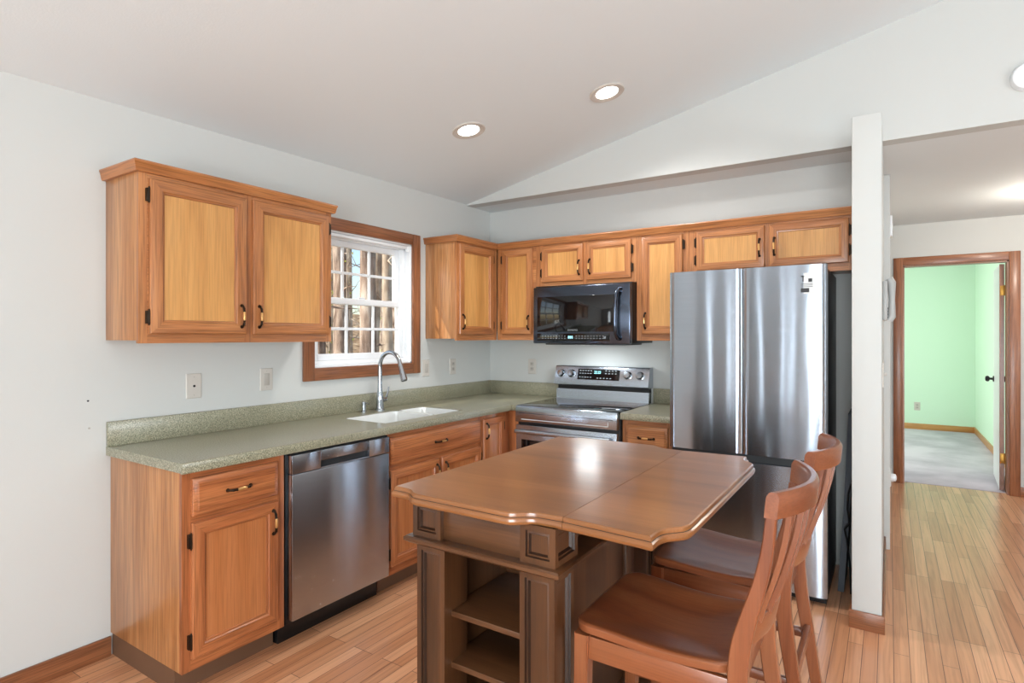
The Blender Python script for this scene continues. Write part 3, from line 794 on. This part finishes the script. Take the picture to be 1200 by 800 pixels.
def topslab(name, poly, m, flat=None):
    mb = MB(); rs = []
    for z, d in PR:
        o = offset_poly(poly, d)
        o = [((flat if abs(px-flat) < .001 else x), y) for (x, y), (px, py) in zip(o, poly)]
        rs.append([(x, y, z) for x, y in o])
    mb.rings(rs, [m if i != 5 else GROOVE for i in range(len(PR))]); return mb.build(name, isl, 22)
topslab('tabletop', top, TABLE[0], XS)
leaf = mirror([(XS+.0015, -2.69), (2.36, -2.706), (2.4, -2.71), (2.4, -2.665), (2.403, -2.643), (2.412, -2.624), (2.427, -2.607), (2.442, -2.59), (2.45, -2.57), (2.453, -2.545)])
topslab('leaf', leaf, TABLE[0], XS+.0015)
# frieze: corner blocks with sunk panels and plain boards between them
BX0, BX1, BY0 = 1.607, 2.124, -2.7
BY1 = 2*YC-BY0
def sunk(mb, M, u0, u1, z0, z1, n, w, m):
    ring_frame(mb, M, u0, u1, z0, z1, [(0, n), (w, n), (w+.002, n-.007), (w+.008, n-.005), (w+.012, n-.013)], m[2], m[2], (1, 3))
    mb.rings([rect(M, u0+w+.012, u1-w-.012, z0+w+.012, z1-w-.012, n-.013)], m[2], False, True)
def FR(u, z, n): return (u, BY0-n, z)
def BK(u, z, n): return (u, BY1+n, z)
def RT(u, z, n): return (BX1+n, u, z)
def LF(u, z, n): return (BX0-n, u, z)
for f in (FR, BK, RT, LF): AX[f] = 0 if f in (FR, BK) else 1
bw = .113; bd = .135
corners = [(BX0, BY0), (BX1-bw, BY0), (BX0, BY1-bd), (BX1-bw, BY1-bd)]
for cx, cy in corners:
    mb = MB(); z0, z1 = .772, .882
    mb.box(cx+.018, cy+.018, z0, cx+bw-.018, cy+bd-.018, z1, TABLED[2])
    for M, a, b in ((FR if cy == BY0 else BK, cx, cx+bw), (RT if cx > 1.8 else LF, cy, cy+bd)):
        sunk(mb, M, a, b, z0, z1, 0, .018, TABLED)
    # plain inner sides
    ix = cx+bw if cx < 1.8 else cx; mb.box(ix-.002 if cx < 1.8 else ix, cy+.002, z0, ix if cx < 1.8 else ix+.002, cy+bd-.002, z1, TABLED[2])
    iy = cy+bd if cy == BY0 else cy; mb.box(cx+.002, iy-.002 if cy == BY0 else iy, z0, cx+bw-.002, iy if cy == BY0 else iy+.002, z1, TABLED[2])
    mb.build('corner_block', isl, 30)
mb = MB()
mb.box(BX0+bw, BY0+.016, .772, BX1-bw, BY0+.034, .882, TABLED[0], .001); mb.box(BX0+bw, BY1-.034, .772, BX1-bw, BY1-.016, .882, TABLED[0], .001)
mb.box(BX0+.016, BY0+bd, .772, BX0+.034, BY1-bd, .882, TABLED[1], .001); mb.box(BX1-.034-.05, BY0+bd, .772, BX1-.016-.05, BY1-bd, .882, TABLED[1], .001)
mb.build('frieze', isl)
mb = MB()   # moulding below the frieze
slab(mb, [(BX0, BY0), (BX1, BY0), (BX1, BY1), (BX0, BY1)], [(.745, 0), (.748, -.008), (.752, -.012), (.758, -.022), (.768, -.022), (.772, -.016), (.773, 0)], TABLED[0])
mb.build('waist_moulding', isl, 22)
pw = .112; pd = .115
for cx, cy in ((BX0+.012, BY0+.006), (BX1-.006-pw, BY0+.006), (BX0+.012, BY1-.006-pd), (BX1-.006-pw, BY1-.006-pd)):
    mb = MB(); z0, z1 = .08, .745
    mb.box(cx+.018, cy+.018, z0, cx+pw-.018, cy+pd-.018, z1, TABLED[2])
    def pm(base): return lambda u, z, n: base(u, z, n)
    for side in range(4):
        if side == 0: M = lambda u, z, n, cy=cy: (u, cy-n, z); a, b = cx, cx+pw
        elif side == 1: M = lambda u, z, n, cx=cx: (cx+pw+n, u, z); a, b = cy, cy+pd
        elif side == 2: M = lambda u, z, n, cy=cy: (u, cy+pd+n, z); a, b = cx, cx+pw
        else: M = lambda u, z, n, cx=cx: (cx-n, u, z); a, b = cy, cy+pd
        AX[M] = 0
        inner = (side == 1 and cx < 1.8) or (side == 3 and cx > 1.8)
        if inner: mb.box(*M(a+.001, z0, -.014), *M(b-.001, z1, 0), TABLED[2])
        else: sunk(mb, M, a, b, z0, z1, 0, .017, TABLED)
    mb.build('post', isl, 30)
mb = MB()
mb.box(BX0, BY0, 0, BX1, BY1, .07, TABLED[0], .004); mb.box(BX0+.006, BY0+.006, .07, BX1-.006, BY1-.006, .082, TABLED[0], .003)
mb.build('plinth', isl)
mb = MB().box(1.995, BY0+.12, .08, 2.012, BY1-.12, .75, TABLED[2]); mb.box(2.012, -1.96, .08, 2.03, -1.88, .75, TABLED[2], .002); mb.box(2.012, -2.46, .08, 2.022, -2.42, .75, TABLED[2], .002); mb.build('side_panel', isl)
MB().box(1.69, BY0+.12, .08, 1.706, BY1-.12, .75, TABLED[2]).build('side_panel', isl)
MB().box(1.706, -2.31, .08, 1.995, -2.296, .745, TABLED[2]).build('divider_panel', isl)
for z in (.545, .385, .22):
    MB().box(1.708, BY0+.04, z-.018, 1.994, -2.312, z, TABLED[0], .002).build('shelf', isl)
mb = MB()
for y in (-2.38, -1.85):
    mb.rings([[(x, yy_, z) for x, z in ((2.075, .88), (2.36, .88), (2.34, .86), (2.1, .78), (2.075, .775))] for yy_ in (y-.011, y+.011)], TABLED[0])
mb.build('leaf_bracket', isl)

# ------------------------------------------------------------------ bar stools
def make_stool():
    yc = -2.425
    r_ = thing('bar_stool', (2.36, yc, 0), 'brown wooden counter stool nearest the viewer, its back turned to the right', 'stool', 'counter stools at the island')
    x0, x1, hw = 2.135, 2.57, .213
    out = [(x0+.012, yc-.1)] 
    out = []
    rr = roundrect(x0, yc-hw, x1, yc+hw, .05, 6)
    def bulge(p):
        x, y = p; s = (y-yc)/hw; t = (x-x0)/(x1-x0)
        return (x+.018*(s*s)*(1-t)*.6, yc+(y-yc)*(1-.07*t))
    # densify the outline so the saddle shape can follow it
    den = []
    for i, p in enumerate(rr):
        q = rr[(i+1) % len(rr)]; n = max(1, int((Vector(q)-Vector(p)).length/.04))
        for k in range(n): den.append((p[0]+(q[0]-p[0])*k/n, p[1]+(q[1]-p[1])*k/n))
    den = [bulge(p) for p in den]
    def lift(x, y):
        t = (x-x0)/(x1-x0); s = (y-yc)/hw
        return .012*math.cos((t-.08)*PI*1.9)*.5+.006*s*s-.004
    mb = MB(); rs = []
    for z, d in ((.582, .008), (.584, .001), (.588, 0), (.603, 0), (.607, .004), (.608, .012), (.605, .04), (.599, .09), (.595, .14), (.594, .19)):
        o = offset_poly(den, d) if d < .05 else [(p[0]+(2.36-p[0])*d/.215*.93, p[1]+(yc-p[1])*d/.215*.93) for p in den]
        rs.append([(x, y, z+lift(x, y)) for x, y in o])
    mb.rings(rs, STOOL[0]); mb.build('seat', r_, 45)
    mb = MB()
    mb.box(2.185, yc-.198, .515, 2.56, yc-.18, .578, STOOL[0], .002); mb.box(2.185, yc+.18, .515, 2.56, yc+.198, .578, STOOL[0], .002)
    mb.box(2.155, yc-.17, .515, 2.173, yc+.17, .578, STOOL[1], .002); mb.box(2.555, yc-.17, .515, 2.573, yc+.17, .575, STOOL[1], .002)
    mb.build('apron', r_)
    for sg in (-1, 1):
        y = yc+sg*.188; mb = MB(); rs = []
        for z, h, dx in ((0, .015, -.012), (.3, .018, -.006), (.582, .0215, 0)):
            rs.append([(2.168+dx+a*h, y+b*h, z) for a, b in ((-1, -1), (1, -1), (1, 1), (-1, 1))])
        mb.rings(rs, STOOL[2])
        es = [e for e in mb.bm.edges if abs(e.verts[0].co.z-e.verts[1].co.z) > .1]
        bmesh.ops.bevel(mb.bm, geom=es, offset=.004, segments=2, affect='EDGES')
        mb.build('leg', r_)
    spine = [(2.655, 0, .017), (2.618, .25, .02), (2.588, .45, .022), (2.578, .57, .023), (2.584, .66, .023), (2.603, .74, .02), (2.626, .82, .0165), (2.643, .9, .014), (2.652, .985, .012)]
    fx = lambda z: next((a[0]+(b[0]-a[0])*(z-a[1])/(b[1]-a[1]) for a, b in zip(spine, spine[1:]) if a[1] <= z <= b[1]), spine[-1][0]+(z-.985)*.1)
    # smooth the centre line
    P = []
    for i in range(len(spine)-1):
        p0 = spine[max(i-1, 0)]; p1 = spine[i]; p2 = spine[i+1]; p3 = spine[min(i+2, len(spine)-1)]
        for k in range(5):
            t = k/5; P.append(tuple(.5*(2*b+(c-a)*t+(2*a-5*b+4*c-d)*t*t+(3*b-a-3*c+d)*t**3) for a, b, c, d in zip(p0, p1, p2, p3)))
    P.append(spine[-1])
    for sg in (-1, 1):
        y = yc+sg*.19; mb = MB()
        mb.rings([[(x-h+.003, y-.016, z), (x-h, y-.012, z), (x-h, y+.012, z), (x-h+.003, y+.016, z), (x+h-.003, y+.016, z), (x+h, y+.012, z), (x+h, y-.012, z), (x+h-.003, y-.016, z)] for x, z, h in P], STOOL[2])
        mb.build('leg', r_, 30)
    def bow(s, b): return b*(1-s*s)
    def rail(name, z0, z1, b, th, hw2, lean=.0, arch=0):
        mb = MB(); rs = []; n = 18
        for k in range(n+1):
            s = -1+2*k/n; y = yc+s*hw2; o = bow(s, b); zt = z1+arch*(1-s*s)
            q = []
            for z, inn in ((z0, 0), (zt-.012, 0), (zt-.003, .005), (zt, .008)): q.append((fx(z)+o-th/2+inn, y, z))
            for z, inn in ((zt, .008), (zt-.003, .005), (zt-.012, 0), (z0, 0)): q.append((fx(z)+o+th/2-inn, y, z))
            rs.append(q)
        mb.rings(rs, STOOL[1]); return mb.build(name, r_, 40)
    rail('top_rail', .985, 1.046, .062, .028, .21)
    rail('lower_rail', .655, .715, .034, .022, .178)
    for k in range(5):
        s = -.66+.33*k; mb = MB(); rs = []
        for j in range(9):
            z = .7+(.99-.7)*j/8; t = j/8; o = bow(s, .034+(.058-.034)*t); y = yc+s*(.178+(.195-.178)*t); w = .017+.004*t
            rs.append([(fx(z)+o-.006, y-w, z), (fx(z)+o-.006, y+w, z), (fx(z)+o+.006, y+w, z), (fx(z)+o+.006, y-w, z)])
        mb.rings(rs, STOOL[2]); mb.build('back_slat', r_, 30)
    mb = MB().box(2.148, yc-.175, .2, 2.172, yc+.175, .235, STOOL[1], .003); mb.build('foot_rail', r_)
    for sg in (-1, 1): MB().box(2.175, yc+sg*.188-.009, .28, 2.605, yc+sg*.188+.009, .312, STOOL[0], .003).build('side_stretcher', r_)
    MB().box(2.6, yc-.178, .3, 2.62, yc+.178, .335, STOOL[1], .003).build('rear_stretcher', r_)
    return r_
s1 = make_stool()
s2 = copy_tree(s1); s2.location = (2.378, -1.852, 0)
s2['label'] = 'brown wooden counter stool behind the nearest one, close to the refrigerator'

# ------------------------------------------------------------------ plates on the walls
def plate(M, u, z, kind, label, n0=0):
    w, h = .038, .061
    t = bpy.data.objects.new('wall_plate', None); COL.objects.link(t); t.location = M(u, z-h, n0)
    tag(t, label, 'light switch' if kind == 'switch' else 'outlet')
    mb = MB(); mb.rings([rect(M, u-w+d, u+w-d, z-h+d, z+h-d, n0+n) for d, n in ((0, .0003), (0, .003), (.003, .006))], PLATE); mb.build('cover_plate', t)
    mb = MB()
    if kind == 'jack':
        mb.lathe([(.006, 0), (.006, .004), (.003, .005)], M(u, z, n0+.005), BLACK, 10, Vector(M(0, 0, 1))-Vector(M(0, 0, 0)))
    elif kind == 'switch':
        fbox(mb, M, u-.016, u+.016, z-.033, z+.033, n0+.004, n0+.009, PLATED, .002)
    elif kind == 'toggle':
        fbox(mb, M, u-.005, u+.005, z-.002, z+.014, n0+.005, n0+.02, PLATED, .002)
    else:
        for dz in (-.02, .02):
            fbox(mb, M, u-.016, u+.016, z+dz-.014, z+dz+.014, n0+.004, n0+.0075, PLATED, .003)
    mb.build('insert', t)
    if kind == 'outlet':
        mb = MB()
        for dz in (-.02, .02):
            for du in (-.006, .006): fbox(mb, M, u+du-.0012, u+du+.0012, z+dz-.002, z+dz+.007, n0+.007, n0+.0079, INK)
        mb.build('slots', t)
    mb = MB()
    for dz in ((-.045, .045) if kind != 'outlet' else (0,)):
        mb.lathe([(.003, 0), (.003, .001)], M(u, z+dz, n0+.006), PLATED, 8, Vector(M(0, 0, 1))-Vector(M(0, 0, 0)))
    mb.build('screw', t)
    return t
plate(LW, -2.54, 1.16, 'jack', 'beige jack plate on the wall under the near wall cabinet, leftmost of the plates')
plate(LW, -2.142, 1.168, 'switch', 'beige rocker switch plate on the wall left of the window')
plate(LW, -.83, 1.17, 'switch', 'pale switch plate on the wall just right of the window casing')
plate(LW, -.514, 1.168, 'outlet', 'beige outlet on the window wall under the corner cabinet')
plate(BW, .425, 1.158, 'outlet', 'beige outlet on the back wall left of the range')
def HL(u, z, n): return (2.853+n, u, z)
def BB(u, z, n): return (u, 6.6-n, z)
AX[HL] = 1; AX[BB] = 0
t_ = plate(HL, -.62, 1.21, 'toggle', 'toggle switch plate seen edge-on on the hall side of the column'); t_['category'] = 'light switch'
plate(BB, 3.24, .35, 'outlet', 'white outlet low on the green bedroom wall')
for y_, z_, lb in ((-2.99, 1.128, 'upper of two small dark nails in the bare wall left of the cabinets'), (-2.985, 1.01, 'lower of two small nails in the bare wall left of the cabinets')):
    tag(MB().lathe([(.004, 0), (.004, .003), (.002, .004)], (0, y_, z_), INK if z_ > 1.1 else PLATED, 10, (1, 0, 0)).build('nail'), lb, 'nail')
# telephone on the hall side of the column
ph = thing('telephone', (2.86, -.4, 1.5), 'grey corded wall telephone on the hall side of the column', 'telephone')
MB().box(2.853, -.44, 1.49, 2.876, -.36, 1.7, PHONE, .006).build('phone_base', ph)
mb = MB().tube([(2.88, -.4, 1.49), (2.893, -.4, 1.51), (2.895, -.4, 1.6), (2.893, -.4, 1.69), (2.88, -.4, 1.712)], [.02, .02, .014, .02, .02], PHONE, 12); mb.build('handset', ph)
mb = MB()
for a in range(4):
    for b in range(3): mb.box(2.876, -.425+b*.02, 1.5+a*.016, 2.879, -.412+b*.02, 1.51+a*.016, INK)
mb.build('keypad', ph)
mb = MB().lathe([(.028, 0), (.03, .012), (.026, .03), (.01, .036)], (2.895, 1.1, .35), WHITE, 18, (1, 0, 0)); mb.box(2.888, 1.062, .29, 2.895, 1.138, .41, PLATE, .002)
tag(mb.build('plug_in_freshener'), 'round white plug-in freshener low on the hall wall by the door', 'air freshener')
mb = MB().box(2.888, .7, 2.1, 2.902, .82, 2.24, WHITE, .004)
mb.box(2.902, .73, 2.15, 2.904, .79, 2.2, PLATE)
tag(mb.build('door_chime'), 'small white chime box high on the hall wall', 'door chime')
mb = MB().lathe([(.07, 0), (.07, .012), (.062, .03), (.05, .036), (.012, .036), (.01, .033)], (3.452, YH, 2.672), WHITE, 28, (0, -1, 0))
tag(mb.build('smoke_detector'), 'round white smoke detector on the gable wall above the hall', 'smoke detector')

# ------------------------------------------------------------------ ceiling lights
def downlight(x, y, label, power=52):
    z = zc(x, y); nv = Vector((.216, .015, -1)).normalized()
    t = thing('ceiling_light', (x, y, z), label, 'ceiling light', 'recessed ceiling lights')
    mb = MB().lathe([(.1, .0), (.1, .004), (.096, .008), (.088, .008), (.062, .0015), (.055, 0)], (x, y, z), PLATE, 36, nv, True, False); mb.build('trim_ring', t)
    mb = MB().lathe([(.064, .0), (.064, .003), (.05, .0055), (.01, .0065)], (x, y, z), LENS, 36, nv); mb.build('lens', t)
    p = Vector((x, y, z))+nv*.02
    sp_ = lamp('downlight', 'SPOT', p, power, (.98, .97, .95), shadow_soft_size=.05, spot_size=R(150), spot_blend=.6)
    sp_.rotation_euler = nv.to_track_quat('-Z', 'Y').to_euler()
    return t
downlight(.785, -1.332, 'round recessed ceiling light nearer the window wall, left of the pair')
downlight(1.532, -1.013, 'round recessed ceiling light nearer the ridge, right of the pair')
hl = thing('ceiling_light', (3.98, 1.5, SOF-.09), 'round flush dome light on the hall ceiling', 'ceiling light')
MB().lathe([(.16, 0), (.16, .02), (.15, .03)], (3.98, 1.5, SOF), BRASSY, 32, (0, 0, -1)).build('base', hl)
MB().lathe([(.148, .028), (.14, .06), (.1, .085), (.04, .098), (.005, .1)], (3.98, 1.5, SOF), LENS, 32, (0, 0, -1)).build('shade', hl)
lamp('hall_lamp', 'POINT', (3.98, 1.5, SOF-.16), 30, (1, .9, .78), shadow_soft_size=.1)

# ------------------------------------------------------------------ woods outside the window
mb = MB()
nx, ny = 30, 24; vs = []
for i in range(nx+1):
    for j in range(ny+1):
        x = -.3-40*(i/nx)**1.3; y = -12+50*j/ny
        z = -.55+.012*max(0, -x-2)**1.6+.08*math.sin(x*1.3+y*.7)
        vs.append(mb.bm.verts.new((x, y, z)))
k_ = mb.mi(LITTER)
for i in range(nx):
    for j in range(ny):
        a = i*(ny+1)+j; f = mb.bm.faces.new((vs[a], vs[a+1], vs[a+ny+2], vs[a+ny+1])); f.material_index = k_
g_ = mb.build('ground'); g_['kind'] = 'structure'
gz = lambda x, y: -.55+.012*max(0, -x-2)**1.6+.08*math.sin(x*1.3+y*.7)
rnd = random.Random(21); tree_at = []
spots = []
def place(t, s): return (2.881-2.881*t, -4.076+t*(2.15+s*1.15))
fixed = [(2.0, .42, .12, 0), (2.15, .64, .085, 1), (2.6, .12, .11, 0), (2.3, .86, .11, 0), (3.3, .5, .14, 1), (3.0, .27, .16, 0), (3.0, .74, .13, 1), (2.7, .98, .12, 0)]
for t, s, r_, k in fixed: spots.append((t, s, r_, k))
while len(spots) < 46:
    q = (rnd.uniform(3.2, 9.5), rnd.uniform(-.3, 1.3), rnd.uniform(.07, .17), rnd.random() < .45)
    if all((Vector(place(*q[:2]))-Vector(place(*p_[:2]))).length > 1.0 for p_ in spots): spots.append(q)
for i, (t, s, rad, pale) in enumerate(spots):
    x, y = place(t, s); tree_at.append((x, y)); z0 = gz(x, y)-.1; H = rnd.uniform(8, 12); m = BARKP if pale else BARK
    lx, ly = rnd.uniform(-.25, .25), rnd.uniform(-.25, .25)
    tr = thing('tree', (x, y, z0), 'bare tree trunk in the sunlit woods beyond the kitchen window', 'tree', 'bare trees beyond the window')
    cl = lambda h: (x+lx*(h/H)+.03*math.sin(h*1.1+i), y+ly*(h/H)+.03*math.cos(h*.9+i*2), z0+h)
    MB().tube([cl(H*k/12) for k in range(13)], [rad*(1.25 if k == 0 else 1-.5*k/12) for k in range(13)], m, 12).build('trunk', tr, 60)
    mb = MB()
    for b in range(5 if i < 24 else 3):
        h = rnd.uniform(1.2, 5); a = rnd.uniform(0, 2*PI); L = rnd.uniform(.35, .9); p = Vector(cl(h)); dr = Vector((math.cos(a), math.sin(a), rnd.uniform(-.1, .5)))
        sag = rnd.uniform(-.3, .4); q = [p+dr*L*u+Vector((0, 0, sag*u*u))+Vector((rnd.uniform(-.06, .06), rnd.uniform(-.06, .06), rnd.uniform(-.06, .06)))*(u > 0) for u in (0, .25, .5, .75, 1)]
        mb.tube(q, [.022, .017, .012, .009, .004], m, 6)
        q2 = [q[2], q[2]+Vector((rnd.uniform(-.4, .4), rnd.uniform(-.4, .4), rnd.uniform(-.1, .5)))]
        mb.tube(q2, [.01, .003], m, 5)
    mb.build('branch', tr, 60)
for i in range(34):      # thin saplings between the trunks
    for q in range(200):
        t, s_ = rnd.uniform(2.0, 6.5), rnd.uniform(-.2, 1.2); x, y = place(t, s_)
        if all(math.hypot(x-a[0], y-a[1]) > .55 for a in tree_at): break
    tree_at.append((x, y)); z0 = gz(x, y)-.1; H = rnd.uniform(3.5, 6); r0 = rnd.uniform(.014, .03)
    tr = thing('sapling', (x, y, z0), 'thin bare sapling between the tree trunks beyond the kitchen window', 'tree', 'saplings beyond the window')
    lx, ly = rnd.uniform(-.2, .2), rnd.uniform(-.2, .2); cl = lambda h: Vector((x+lx*h/H+.02*math.sin(h*2+i), y+ly*h/H, z0+h))
    MB().tube([cl(H*k/8) for k in range(9)], [r0*(1-.75*k/8) for k in range(9)], BARKP if i % 2 else BARK, 7).build('trunk', tr, 60)
    mb = MB(); k = mb.mi(LEAFG)
    for b in range(9):
        h = rnd.uniform(.8, H*.9); a = rnd.uniform(0, 2*PI); L = rnd.uniform(.15, .26); p = cl(h); e = p+Vector((math.cos(a)*L, math.sin(a)*L, rnd.uniform(.05, .3)))
        mb.tube([p, (p+e)/2+Vector((0, 0, .03)), e], [.006, .005, .002], BARKP, 5)
        for w_ in range(5 if i % 3 == 0 else 1):
            c = p+(e-p)*rnd.random()+Vector((rnd.uniform(-.04, .04), rnd.uniform(-.04, .04), rnd.uniform(-.04, .04))); u = Vector((rnd.gauss(0, 1), rnd.gauss(0, 1), rnd.gauss(0, 1))).normalized()*.035; v = u.orthogonal().normalized()*.016
            f = mb.bm.faces.new([mb.bm.verts.new(c_) for c_ in (c-u, c+v, c+u, c-v)]); f.material_index = k
    mb.build('branch', tr, 60)
def shrub(x, y, hh, n, label):
    z0 = gz(x, y); mb = MB(); k = mb.mi(LEAFG)
    for i in range(n):
        a = rnd.uniform(0, 2*PI); rr_ = hh*.6*math.sqrt(rnd.random()); c = Vector((x+rr_*math.cos(a), y+rr_*math.sin(a), z0+rnd.random()**.8*hh*(1.1-rr_/hh*.6)))
        u = Vector((rnd.gauss(0, 1), rnd.gauss(0, 1), rnd.gauss(0, 1))).normalized(); v = u.orthogonal().normalized(); L = rnd.uniform(.04, .08)
        q = [c-u*L, c+v*L*.45, c+u*L, c-v*L*.45]
        f = mb.bm.faces.new([mb.bm.verts.new(p_) for p_ in q]); f.material_index = k
    for b in range(6): 
        a = b; mb.tube([(x, y, z0-.05), (x+.3*hh*math.cos(a), y+.3*hh*math.sin(a), z0+hh*.8)], [.012, .004], BARK, 5)
    tag(mb.build('shrub'), label, 'shrub', 'shrubs under the trees')
made = []
tries = 0
while len(made) < 8 and tries < 4000:
    tries += 1
    x, y = place(rnd.uniform(2.2, 5.2), rnd.uniform(-.2, 1.2)); hh = rnd.uniform(.5, .95)
    if all(math.hypot(x-q[0], y-q[1]) > .6*hh+.22 for q in tree_at) and all(math.hypot(x-q[0], y-q[1]) > 1.5 for q in made):
        made.append((x, y)); shrub(x, y, hh, 700, 'yellow green shrub growing low among the tree trunks outside')
